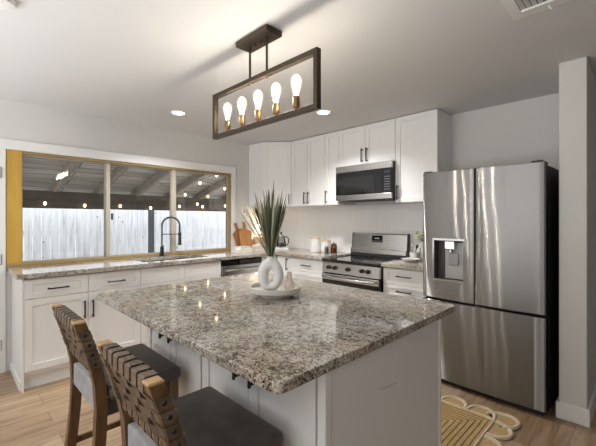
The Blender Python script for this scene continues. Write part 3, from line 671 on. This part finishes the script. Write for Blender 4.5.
# ------------------------------------------------------------------ stools  (local: faces +y, origin on the floor below the seat centre)
def stool(label, loc, group):
    t = thing('bar_stool', label, 'stool', loc, 0, group); W = .213
    def leg_path(bm, x, pts, w=.04, d=.042):
        V = []
        for y, z in pts: V.append([bm.verts.new((x + a * w / 2, y + b * d / 2, z)) for a, b in ((-1, -1), (1, -1), (1, 1), (-1, 1))])
        for A, B in zip(V, V[1:]):
            for k in range(4): bm.faces.new((A[k], A[(k + 1) % 4], B[(k + 1) % 4], B[k]))
        bm.faces.new(list(reversed(V[0]))); bm.faces.new(V[-1]); return bm
    back = [(-.270, 0), (-.235, .15), (-.210, .32), (-.195, .47), (-.189, .60), (-.195, .70), (-.211, .78), (-.236, .87), (-.270, .972)]
    for s in (-1, 1):
        obj('leg', leg_path(BM(), s * (W - .02), back), 'stoolwood', t, 25)
        obj('leg', leg_path(BM(), s * (W - .02), [(.118, .632), (.122, 0)]), 'stoolwood', t)
        obj('side_stretcher', box(BM(), s * (W - .02) - .009, s * (W - .02) + .009, -.215, .115, .285, .315, .003), 'stoolwood', t)
    obj('footrest', box(BM(), -W + .04, W - .04, .108, .132, .195, .230, .003), 'stoolwood', t)
    obj('back_stretcher', box(BM(), -W + .04, W - .04, -.225, -.205, .235, .262, .003), 'stoolwood', t)
    bm = BM(); box(bm, -W + .04, W - .04, .112, .136, .565, .632)
    for s in (-1, 1): box(bm, s * (W - .02) - .012, s * (W - .02) + .012, -.17, .10, .565, .632)
    obj('apron', bm, 'seat', t)
    o_ = obj('rear_panel', box(BM(), -W + .042, W - .042, -.207, -.1655, .585, .688, .006, 2), M['greycloth'], t); o_['label'] = 'light grey fabric rear edge of the seat'
    bm = BM(); box(bm, -W - .022, W + .022, -.165, .150, .627, .686, .022, 4)
    for v in bm.verts:
        if v.co.z > .665: v.co.z += .010 * (1 - (v.co.x / W) ** 2) * max(0, 1 - (v.co.y / .16) ** 2)
    st = obj('seat', bm, 'seat', t, 60)
    bm = BM(); zz = .679; q = [(-W + .012, -.148), (W - .012, -.148), (W - .012, .131), (-W + .012, .131)]; pts = []
    for i in range(4):
        a, b = Vector(q[i]), Vector(q[(i + 1) % 4])
        for k in range(8): p = a.lerp(b, k / 8); pts.append((p.x, p.y, zz))
    tube(bm, pts, .0035, 6, True); obj('piping', bm, 'seat', st, True)
    # back frame: between posts, in the plane of the leaning posts
    def P(z):
        for (ya, za), (yb, zb) in zip(back, back[1:]):
            if za <= z <= zb: return ya + (yb - ya) * (z - za) / (zb - za)
        return back[-1][0]
    obj('top_rail', box(BM(), -W + .0402, W - .0402, P(.95) - .018, P(.95) + .018, .932, .970, .004), 'stoolwood', t)
    obj('lower_rail', box(BM(), -W + .0402, W - .0402, P(.765) - .013, P(.765) + .013, .748, .780, .004), 'stoolrail', t)
    for s in (-1, 1):
        yt = P(.972); obj('post_cap', box(BM(), s * (W - .02) - .0202, s * (W - .02) + .0202, yt - .0215, yt + .0215, .965, .975, .003), 'stoolrail', t)
    nv = 7; span = 2 * W - .085
    def ribbon(bm, A, w_axis, wd, th=.0022):
        """A: list of (centre, normal); strip of width wd along w_axis"""
        V = []
        for c_, n_ in A:
            c_ = Vector(c_); n_ = Vector(n_).normalized() * th; h = Vector(w_axis) * wd / 2
            V.append([bm.verts.new(c_ - h), bm.verts.new(c_ + h), bm.verts.new(c_ + h + n_), bm.verts.new(c_ - h + n_)])
        m_ = len(V)
        for i in range(m_):
            a_, b_ = V[i], V[(i + 1) % m_]
            for k in range(4): bm.faces.new((a_[k], a_[(k + 1) % 4], b_[(k + 1) % 4], b_[k]))
    hz = [.795, .835, .876, .917]; hw_ = .034; vw = span / nv * .70
    for i in range(nv):
        x = -span / 2 + span * (i + .5) / nv; A = []
        zt_, yb_ = .971, P(.95)
        loop = [(x, yb_ - .0195, .935), (x, yb_ - .0195, .969), (x, yb_ - .016, .9725), (x, yb_ + .016, .9725), (x, yb_ + .0195, .969), (x, yb_ + .0195, .935)]
        nr = [(0, -1, 0), (0, -1, .5), (0, -.5, 1), (0, .5, 1), (0, 1, .5), (0, 1, 0)]
        A += list(zip(loop, nr))
        for j, z in reversed(list(enumerate(hz))): A.append(((x, P(z) + .010 + (.003 if (i + j) % 2 else -.003), z), (0, 1, 0)))
        yl = P(.765)
        A += [((x, yl + .0145, .777), (0, 1, 0)), ((x, yl + .0145, .751), (0, 1, -.5)), ((x, yl + .011, .746), (0, .5, -1)), ((x, yl - .011, .746), (0, -.5, -1)), ((x, yl - .0145, .751), (0, -1, -.5)), ((x, yl - .0145, .777), (0, -1, 0))]
        for j, z in enumerate(hz): A.append(((x, P(z) - .010 + (.003 if (i + j) % 2 else -.003), z), (0, -1, 0)))
        bm = BM(); ribbon(bm, A, (1, 0, 0), vw); obj('strap', bm, 'strap', t)
    for j, z in enumerate(hz + [.938] if False else hz):
        y = P(z); A = []; wx = W + .0012
        ss = (P(z + .02) - P(z - .02)) / .04; ax = Vector((0, ss, 1)).normalized()
        n = 2 * nv
        for k in range(n + 1):
            x = -W + .045 + (2 * W - .09) * k / n; i_ = (k - 1) // 2
            off = (-.0055 if (i_ + j) % 2 else .0055) if k % 2 else 0
            A.append(((x, y - .0125 + off, z), (0, -1, 0)))
        A += [((wx - .040, y - .0225, z), (0, -1, 0)), ((wx - .004, y - .0225, z), (.4, -1, 0)), ((wx, y - .019, z), (1, -.4, 0)), ((wx, y + .019, z), (1, .4, 0)), ((wx - .004, y + .0225, z), (.4, 1, 0)), ((wx - .040, y + .0225, z), (0, 1, 0))]
        for k in range(n, -1, -1):
            x = -W + .045 + (2 * W - .09) * k / n; i_ = (k - 1) // 2
            off = (-.0055 if (i_ + j) % 2 else .0055) if k % 2 else 0
            A.append(((x, y + .0125 + off, z), (0, 1, 0)))
        A += [((-wx + .040, y + .0225, z), (0, 1, 0)), ((-wx + .004, y + .0225, z), (-.4, 1, 0)), ((-wx, y + .019, z), (-1, .4, 0)), ((-wx, y - .019, z), (-1, -.4, 0)), ((-wx + .004, y - .0225, z), (-.4, -1, 0)), ((-wx + .040, y - .0225, z), (0, -1, 0))]
        bm = BM(); ribbon(bm, A, ax, hw_, .0025); o_ = obj('strap', bm, 'strap', t)
        for s in (-1, 1):
            bm = BM(); xx = s * (wx + .0024); cyl(bm, (xx, y, z), (xx + s * .003, y, z), .0075, .0055, 14); obj('rivet', bm, 'black', o_, 30)
    return t
SG = 'woven-back counter stools at the island'
s1 = stool('wooden counter stool with woven leather back, nearest the viewer at the island', (3.045, -3.082, 0), SG)
dup(s1, (2.33, -3.082, 0), None, 'wooden counter stool with woven leather back, farther left beside the white base cabinets', SG)

# ------------------------------------------------------------------ pendant
pl = thing('pendant_light', 'dark bronze rectangular pendant with five glowing bulbs over the island', 'pendant light', (2.478, -2.41, CEIL))
def pz(z): return z - CEIL
obj('canopy', box(BM(), -.148, .148, -.06, .06, -.034, .0, .004), 'bronze', pl)
for x in (-.03, .03): obj('canopy_screw', cyl(BM(), (x, 0, -.034), (x, 0, -.044), .006, seg=10), 'bronze', pl)
for x in (-.08, .08):
    rd_ = obj('rod', cyl(BM(), (x, 0, -.026), (x, 0, pz(2.235)), .007, seg=12), 'bronze', pl, 30)
    obj('rod_collar', cyl(BM(), (x, 0, pz(2.208)), (x, 0, pz(2.196)), .009, .006, 12), 'brass', rd_, 30)
bm = BM(); a, b, c_, d_, t_, e_ = -.483, .483, pz(1.932), pz(2.236), .026, .016
box(bm, a, b, -e_, e_, c_, c_ + t_, .001); box(bm, a, b, -e_, e_, d_ - t_, d_, .001); box(bm, a, a + t_, -e_, e_, c_ + t_, d_ - t_, .001); box(bm, b - t_, b, -e_, e_, c_ + t_, d_ - t_, .001)
obj('frame', bm, 'bronze', pl)
for i in range(5):
    x = -.322 + .161 * i; z0 = pz(1.958)
    s_ = obj('socket', lathe(BM(), [(0, 0), (.009, 0), (.009, .014), (.0185, .016), (.0195, .022), (.0195, .068), (.0165, .074), (0, .074)], (x, 0), 20), 'brass', pl, 30)
    for v in s_.data.vertices: v.co.z += z0
    bz = z0 + .070
    prof = [(.013, 0), (.015, .014), (.019, .032), (.026, .055), (.0305, .078), (.030, .095), (.024, .110), (.013, .119), (0, .122)]
    bu = obj('bulb', lathe(BM(), [(r_, bz + z) for r_, z in prof], (x, 0), 24), 'bulb', pl, True)
    light('pendant_bulb_light', 'POINT', (2.478 + x, -2.41, 2.09), (0, 0, 0), .3, (1, .96, .91), shadow_soft_size=.02)
    bm = BM()
    for k in range(4):
        aa = pi / 4 + k * pi / 2; tube(bm, [(x + .006 * cos(aa), .006 * sin(aa), bz + .018), (x + .013 * cos(aa), .013 * sin(aa), bz + .088)], .0028, 6)
    obj('filament', bm, 'filament', bu, True)

# ceiling downlights, vent, detector
def downlight(label, x, y):
    t = thing('downlight', label, 'ceiling light', (x, y, CEIL), 0, 'recessed ceiling downlights')
    obj('trim_ring', lathe(BM(), [(.058, -.001), (.060, -.006), (.080, -.004), (.084, .001)], seg=36), 'white', t, True)
    obj('diffuser', lathe(BM(), [(0, -.003), (.057, -.003), (.059, .0005), (0, .0005)], seg=36), 'can_glow', t, True)
    return t
d1 = downlight('lit recessed ceiling light above the window side, left of the pendant', .73, -2.05)
dup(d1, (1.79, -1.02, CEIL), None, 'lit recessed ceiling light in front of the upper cabinets, right of the pendant')
for n_, (x, y) in enumerate(((.73, -2.05), (1.79, -1.02))): light('downlight_beam', 'SPOT', (x, y, CEIL - .02), (0, 0, 0), 70, (1, .985, .96), spot_size=radians(140), spot_blend=.8, shadow_soft_size=.06)
v = thing('ceiling_vent', 'white slatted air register on the ceiling at the top right', 'vent', (3.77, -1.72, CEIL))
x0, x1, y0, y1 = -.165, .165, -.20, .175
bm = BM(); grid_slab(bm, [x0, x0 + .05, x1 - .05, x1], [y0, y0 + .05, y1 - .05, y1], -.010, .001, holes=[(1, 1)]); obj('frame', bm, 'white', v)
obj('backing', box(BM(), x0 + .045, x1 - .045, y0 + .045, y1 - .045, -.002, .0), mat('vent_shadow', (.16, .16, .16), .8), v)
for i in range(9):
    x = x0 + .062 + i * .0255; bm = BM(); prism(bm, [(x - .008, -.010), (x + .006, -.002), (x + .009, -.002), (x - .005, -.010)], y0 + .05, y1 - .075, 0, 'Y'); obj('slat', bm, 'white', v)
obj('damper_bar', box(BM(), x0 + .05, x1 - .07, y1 - .078, y1 - .048, -.016, -.004, .003), 'white', v)
bm = BM(); tube(bm, [(0, y1 - .05, -.012), (0, y1 - .04, -.022), (.01, y1 - .03, -.032)], .004, 8); obj('lever', bm, 'white', v, True)
s = thing('smoke_detector', 'white rounded smoke detector at the top left corner of the ceiling', 'smoke detector', (1.885, -3.562, CEIL), pi / 4)
P_ = []
for cx_, cy_, a0 in ((.045, .045, 0), (-.045, .045, 90), (-.045, -.045, 180), (.045, -.045, 270)):
    for i in range(6): a = radians(a0 + 18 * i); P_.append((cx_ + .025 * cos(a), cy_ + .025 * sin(a)))
obj('housing', prism(BM(), P_, -.035, .001, .006, 'Z', 2), 'white', s, 30)
obj('test_button', cyl(BM(), (.03, 0, -.035), (.03, 0, -.038), .012, seg=16), 'trim', s, 30)

# ------------------------------------------------------------------ rug
rg = thing('rug', 'braided jute rug with scalloped edge on the floor before the refrigerator', 'rug', (2.90, -1.41, 0))
RX, RY = .48, .325
obj('field', box(BM(), -RX, RX, -RY, RY, 0, .011, .002), 'jute', rg)
bm = BM()
for k in range(10):
    q = .028 + k * .032; 
    if RY - q < .02: break
    tube(bm, [(RX - q, RY - q, .0115), (-RX + q, RY - q, .0115), (-RX + q, -RY + q, .0115), (RX - q, -RY + q, .0115)], .005, 5, True)
obj('braid', bm, mat('dark_jute_seam', (.36, .235, .10), .9, spec=.1), rg)
bm = BM(); tube(bm, [(RX, RY, .008), (-RX, RY, .008), (-RX, -RY, .008), (RX, -RY, .008)], .014, 6, True); obj('inner_border', bm, 'jute_pale', rg)
def petal(c_, a, wd, ln):
    n = 20; pts = []
    for i in range(n + 1):
        u = pi * i / n; lx = cos(u) * wd / 2; ly = sin(u) ** .8 * ln
        pts.append((c_[0] + lx * cos(a) - ly * sin(a), c_[1] + lx * sin(a) + ly * cos(a)))
    s_ = obj('scallop', prism(BM(), pts, .001, .009, 0), 'jute', rg)
    bm = BM(); tube(bm, [(x, y, .008) for x, y in pts], .014, 6); obj('scallop_border', bm, 'jute_pale', s_)
nx = 5; wx = 2 * RX / nx
for i in range(nx):
    x = -RX + wx * (i + .5); petal((x - .0, RY + .01), 0, wx * .9, .115); petal((x, -RY - .01), pi, wx * .9, .115)
ny = 3; wy = 2 * RY / ny
for i in range(ny):
    y = -RY + wy * (i + .5); petal((RX + .01, y), -pi / 2, wy * .85, .115); petal((-RX - .01, y), pi / 2, wy * .85, .115)
for sx in (-1, 1):
    for sy in (-1, 1): petal((sx * RX, sy * RY), math.atan2(sy, sx) - pi / 2, .19, .15)

# ------------------------------------------------------------------ things on the counters
def book(label, c_, rz, w, l, h, cover, group='books stacked in the corner of the counter'):
    t = thing('book', label, 'book', c_, rz, group)
    bm = BM(); box(bm, -l / 2, l / 2, -w / 2, w / 2, 0, .003); box(bm, -l / 2, l / 2, -w / 2, w / 2, h - .003, h); box(bm, -l / 2, l / 2, w / 2 - .003, w / 2, .003, h - .003); obj('cover', bm, cover, t)
    obj('pages', box(BM(), -l / 2 + .004, l / 2 - .004, -w / 2 + .005, w / 2 - .0035, .0032, h - .0032), 'paper', t); return t
rzb = pi / 2
book('wide white book at the bottom left of the corner stack', (.235, -.90, ct), rzb, .15, .25, .030, 'cover_white')
book('smaller white book on top of the wide white one', (.235, -.88, ct + .0305), rzb + .08, .13, .19, .038, 'cover_white')
book('beige book at the bottom of the right stack behind the grass', (.25, -.60, ct), rzb - .03, .14, .22, .045, 'cover_blush')
book('cream book in the middle of the right stack below the lamp', (.25, -.60, ct + .0455), rzb + .05, .13, .19, .035, 'paper')
l_ = thing('table_lamp', 'small lit lamp with white shade and tan body behind the grass', 'lamp', (.105, -.50, ct))
obj('body', box(BM(), -.065, .065, -.065, .065, 0, .19, .012, 3), 'tan', l_); obj('neck', cyl(BM(), (0, 0, .19), (0, 0, .235), .008, seg=12), 'brass', l_)
obj('lamp_shade', lathe(BM(), [(.075, .225), (.062, .36), (.060, .36), (.073, .225)], seg=32), 'lampshade', l_, True)
light('lamp_glow', 'POINT', (.105, -.50, ct + .29), (0, 0, 0), 1.2, (1, .84, .6), shadow_soft_size=.03)
def board(label, c_, w, h, hl, m_, tilt, lean, cut=True):
    P_ = []; r_ = .03
    for cx_, cz_, a0 in ((w / 2 - r_, r_, -90), (w / 2 - r_, h - r_, 0)):
        for i in range(5): a = radians(a0 + 22.5 * i); P_.append((cx_ + r_ * cos(a), cz_ + r_ * sin(a)))
    P_ += [(.024, h + .015), (.016, h + .03), (.016, h + hl - .02)] + [(.022 * cos(radians(q)), h + hl - .012 + .022 * sin(radians(q))) for q in (0, 45, 90, 135, 180)] + [(-.016, h + hl - .02), (-.016, h + .03), (-.024, h + .015)]
    for cx_, cz_, a0 in ((-w / 2 + r_, h - r_, 90), (-w / 2 + r_, r_, 180)):
        for i in range(5): a = radians(a0 + 22.5 * i); P_.append((cx_ + r_ * cos(a), cz_ + r_ * sin(a)))
    bm = prism(BM(), P_, -.009, .009, .002, 'X'); 
    o_ = obj('cutting_board', bm, m_); o_.location = c_; o_.rotation_euler = (tilt, -lean, 0); return tag(o_, label, 'cutting board', 'cutting boards leaning by the window')
board('orange-brown cutting board with upright handle leaning on the wall', (.14, -.735, ct + .003), .21, .28, .12, 'boardwood', 0, .23)
board('dark cutting board tilted left behind the orange-brown one', (.055, -.745, ct + .036), .19, .255, .11, 'boardwood2', radians(20), .07)
sw = thing('light_switch', 'white switch plate on the wall right of the window', 'switch', (0, -.70, 1.50))
obj('plate', box(BM(), 0, .006, -.035, .035, -.057, .057, .002), 'white', sw); obj('rocker', box(BM(), .006, .010, -.012, .012, -.03, .03, .002), mat('switch_grey', (.35, .35, .34), .5), sw)
# glass kettle on a small board
tag(obj('serving_board', box(BM(), -.10, .10, -.07, .07, 0, .025, .004), 'white', None, False, (.34, -.28, ct), pi / 4), 'small white slab under the glass kettle', 'board')
k = thing('kettle', 'glass kettle with black lid and handle in the counter corner', 'kettle', (.34, -.28, ct + .025), pi / 4)
obj('glass_body', lathe(BM(), [(0, .002), (.062, .002), (.070, .02), (.066, .08), (.052, .14), (.046, .165), (.044, .165), (.050, .138), (.064, .08), (.068, .02), (.06, .005), (0, .005)], seg=32), 'jarglass', k, True)
obj('base_ring', lathe(BM(), [(0, 0), (.066, 0), (.071, .016), (.0695, .017), (0, .0019)], seg=32), 'chrome', k, True)
obj('brew', lathe(BM(), [(0, .006), (.058, .006), (.0655, .02), (.062, .07), (0, .07)], seg=28), mat('dark_tea', (.10, .085, .07), .1), k, True)
lid = obj('lid', lathe(BM(), [(0, .165), (.048, .165), (.048, .182), (.02, .190), (0, .190)], seg=28), 'chrome', k, True)
obj('lid_knob', lathe(BM(), [(0, .190), (.008, .190), (.008, .205), (.016, .21), (.016, .222), (0, .226)], seg=18), 'black', lid, True)
bm = BM(); tube(bm, [(.050, 0, .155), (.085, 0, .155), (.105, 0, .13), (.105, 0, .07), (.09, 0, .04), (.068, 0, .035)], .008, 10); obj('handle', bm, 'black', k, True)
bm = BM(); tube(bm, [(-.055, 0, .10), (-.078, 0, .125), (-.088, 0, .15)], [.016, .011, .008], 10); obj('spout', bm, 'chrome', k, True)
def canister(label, x, y, r_, h, lidm, bodym='ceramic', lh=.018):
    t = thing('canister', label, 'canister', (x - .02, y, ct), 0, 'canisters left of the range')
    obj('body', lathe(BM(), [(0, 0), (r_ - .004, 0), (r_, .006), (r_, h - .004), (r_ - .003, h), (0, h)], seg=32), bodym, t, 30)
    l2 = obj('lid', lathe(BM(), [(0, h), (r_ + .002, h), (r_ + .002, h + lh), (r_ - .003, h + lh + .003), (0, h + lh + .003)], seg=32), lidm, t, 30); return t
canister('tallest white canister with pale wooden lid, left of the range', .985, -.235, .072, .175, 'paleboard')
canister('second white canister with pale wooden lid, beside the tallest one', 1.148, -.21, .062, .145, 'paleboard')
j = thing('jar', 'amber glass jar with black lid, nearest the range', 'jar', (1.262, -.205, ct))
obj('glass_body', lathe(BM(), [(0, .0005), (.036, .0005), (.040, .006), (.040, .095), (.030, .108), (.028, .108), (.0375, .094), (.0375, .008), (0, .006)], seg=28), 'amberglass', j, True)
obj('contents', lathe(BM(), [(0, .007), (.037, .008), (.037, .075), (0, .075)], seg=24), mat('honey_brown', (.50, .26, .07), .4), j, 30)
l3 = obj('lid', lathe(BM(), [(0, .108), (.034, .108), (.034, .122), (0, .124)], seg=28), 'steel_dark', j, 30); obj('lid_knob', lathe(BM(), [(0, .124), (.006, .124), (.010, .132), (.008, .14), (0, .142)], seg=14), 'black', l3, True)
j = thing('jar', 'small clear jar of pale grains between white canister and amber jar', 'jar', (1.205, -.285, ct))
obj('glass_body', lathe(BM(), [(0, .0005), (.022, .0005), (.024, .004), (.024, .085), (.022, .085), (.022, .006), (0, .005)], seg=24), 'jarglass', j, True)
obj('contents', lathe(BM(), [(0, .006), (.0215, .0065), (.0215, .06), (0, .06)], seg=20), mat('pale_grain', (.66, .62, .42), .7), j, 30)
obj('lid', lathe(BM(), [(0, .085), (.025, .085), (.025, .098), (0, .099)], seg=24), 'paleboard', j, 30)
# right of the range
tag(obj('shallow_bowl', lathe(BM(), [(0, 0), (.05, 0), (.055, .006), (.095, .032), (.092, .034), (.05, .010), (0, .008)], seg=36), 'tray', None, True, (2.40, -.37, ct)), 'shallow pale bowl on the counter right of the range', 'bowl')
tag(obj('cup', lathe(BM(), [(0, 0), (.035, 0), (.046, .02), (.048, .085), (.044, .085), (.042, .02), (0, .012)], seg=30), 'white', None, True, (2.365, -.22, ct)), 'white cup holding small utensils right of the range', 'cup')
for i, (dx, dy, m_, lb) in enumerate(((.02, .01, 'black', 'black spoon standing in the white cup'), (-.02, .005, 'paleboard', 'wooden spoon standing in the white cup'), (.0, -.02, 'chrome', 'metal spoon standing in the white cup'))):
    bm = BM(); tube(bm, [(0, 0, 0), (dx * 1.0, dy * 1.0, .11)], .004, 8); L_ = Vector((dx, dy, .11)); cyl(bm, L_, L_ * 1.28, .006, .013, 12); cyl(bm, L_ * 1.28, L_ * 1.42, .013, .003, 12)
    tag(obj('spoon', bm, m_, None, True, (2.365, -.22, ct + .013)), lb, 'spoon', 'utensils in the white cup')
def spotted():
    m = mat('white_vase_black_flecks', (.74, .73, .70), .4); t, n, l, p = nt(m); vo = n.new('ShaderNodeTexVoronoi'); vo.inputs['Scale'].default_value = 42
    l.new(coords(m), vo.inputs['Vector']); setcol(m, mix(m, ramp(m, vo.outputs['Distance'], [(.22, 1), (.30, 0)]), (.74, .73, .70), (.03, .03, .03))); return m
tag(obj('flower_vase', lathe(BM(), [(0, 0), (.038, 0), (.048, .03), (.045, .11), (.026, .17), (.030, .20), (.026, .20), (.022, .17), (0, .15)], seg=30), spotted(), None, True, (2.412, -.135, ct)), 'white vase with black flecks against the refrigerator', 'vase')
fl = thing('flower_bunch', 'pale yellow-green flowers in the flecked vase by the refrigerator', 'flowers', (2.412, -.135, ct + .155))
rnd = random.Random(3); gms = [mat('petal_green', (.45, .55, .12), .6), mat('petal_cream', (.72, .70, .48), .6), mat('petal_lime', (.56, .62, .22), .6)]
for i in range(16):
    a = rnd.uniform(0, 2 * pi); rr = rnd.uniform(.01, .085); h = rnd.uniform(.07, .15); p = Vector((rr * cos(a), rr * sin(a), h))
    bm = BM(); tube(bm, [(0, 0, 0), (p.x * .3, p.y * .3, h * .6), tuple(p)], .002, 5); st_ = obj('stem', bm, gm[2], fl)
    bm = BM()
    for q in range(7):
        aa = q * 2 * pi / 7; d_ = Vector((cos(aa), sin(aa), .45)); r2 = bmesh.ops.create_icosphere(bm, subdivisions=1, radius=.011)
        for v_ in r2['verts']: v_.co = Vector((v_.co.x, v_.co.y, v_.co.z * .6)) + p + d_ * .012
    obj('blossom', bm, gms[i % 3], st_, True)

# ------------------------------------------------------------------ outside
struct('patio_ground', box(BM(), -7, -.12, -8, 6, -.2, -.12), 'concrete', 'concrete patio ground outside the window', 'ground')
pt = thing('patio_cover', 'timber patio roof with sloping rafters outside the window', 'patio roof', (-2.8, -1, -.12))
def pp(x, y, z): return (x + 2.8, y + 1, z + .12)
def zr(x): return 1.83 + .25 * (x + 2.8)
bm = BM(); prism(bm, [(-.65, 1.83 + .12 + .14 - .1625), (2.66, 1.83 + .12 + .14 + .665), (2.66, 1.83 + .12 + .17 + .665), (-.65, 1.83 + .12 + .17 - .1625)], -4.5, 5.5, 0, 'Y'); obj('roof_deck', bm, 'deck', pt)
for i in range(13):
    y = -4.47 + .667 * i; bm = BM()
    prism(bm, [(-.33, 1.95 - .0825), (2.65, 1.95 + .6625), (2.65, 2.09 + .6625), (-.33, 2.09 - .0825)], y + 1 - .02, y + 1 + .05, .002, 'Y'); obj('rafter', bm, 'rafter', pt)
obj('beam', box(BM(), -.09, .0, -4.5, 5.5, 1.56 + .12, 1.845 + .12, .004), 'beam', pt)
for y in (-5.0, -.86, 4.2): obj('post', box(BM(), -.09, .0, y + 1 - .045, y + 1 + .045, 0, 1.56 + .12, .004), mat('dark_grey_post', (.10, .105, .115), .7), pt)
fc = thing('fence', 'tall weathered whitewashed board fence beyond the patio', 'fence', (-4.0, 0, -.12))
bm = BM(); rnd = random.Random(11); y = -7.0
while y < 6:
    w_ = rnd.uniform(.125, .145); box(bm, -.01 + rnd.uniform(-.004, .004), .010, y, y + w_ - .004, .02, 1.98 + rnd.uniform(-.01, .01), .002); y += w_
obj('boards', bm, 'fence', fc)
bm = BM()
for z in (.4, 1.2, 1.75): box(bm, -.055, -.014, -7, 6, z, z + .09)
obj('rail', bm, 'fence', fc)
def string(label, pts, group='strings of warm bulbs under the patio roof', sag=.05, ends=None):
    t = thing('string_lights', label, 'string lights', pts[0], 0, group); o0 = Vector(pts[0]); W_ = []
    full = [Vector(p) for p in ([ends[0]] if ends else []) + pts + ([ends[1]] if ends else [])]
    for a, b in zip(full, full[1:]):
        for i in range(8): u = i / 8; q = a.lerp(b, u); W_.append(tuple(q - o0 + Vector((0, 0, .055 - sag * 4 * u * (1 - u) * .5))))
    W_.append(tuple(full[-1] - o0 + Vector((0, 0, .055))))
    obj('wire', tube(BM(), W_, .004, 5), 'black', t)
    for p in pts:
        p = Vector(p) - o0; bm = BM(); lathe(bm, [(0, -.032), (.012, -.028), (.019, -.012), (.018, .004), (.010, .02), (0, .022)], (p.x, p.y), 14)
        for v_ in bm.verts: v_.co.z += p.z
        b_ = obj('bulb', bm, 'fairy', t, True)
        obj('socket', cyl(BM(), (p.x, p.y, p.z + .018), (p.x, p.y, p.z + .055), .011, seg=10), 'black', b_)
string('string of warm bulbs along the dark patio beam, upper run', [(-2.71, -2.61, 1.64), (-2.71, -2.05, 1.62), (-2.71, -1.48, 1.63), (-2.71, -.49, 1.67), (-2.71, .07, 1.71)], ends=((-2.71, -3.6, 1.68), (-2.71, 1.2, 1.76)))
string('string of warm bulbs along the dark patio beam, lower right run', [(-2.70, -.93, 1.605), (-2.70, -.34, 1.65), (-2.70, .19, 1.657), (-2.70, .76, 1.69)], ends=((-2.70, -1.35, 1.66), (-2.70, 1.4, 1.74)))
string('string of warm bulbs crossing under the rafters at the right, farther from the window', [(-2.32, -.41, 1.87), (-2.55, .23, 1.87)], ends=((-1.9, -1.1, 1.95), (-2.65, .9, 1.85)))
string('string of warm bulbs crossing under the rafters at the right, nearer the window', [(-.75, -.68, 2.09), (-1.59, -.50, 2.04), (-1.69, .09, 1.98)], ends=((-.3, -1.1, 2.2), (-2.2, .7, 1.95)))
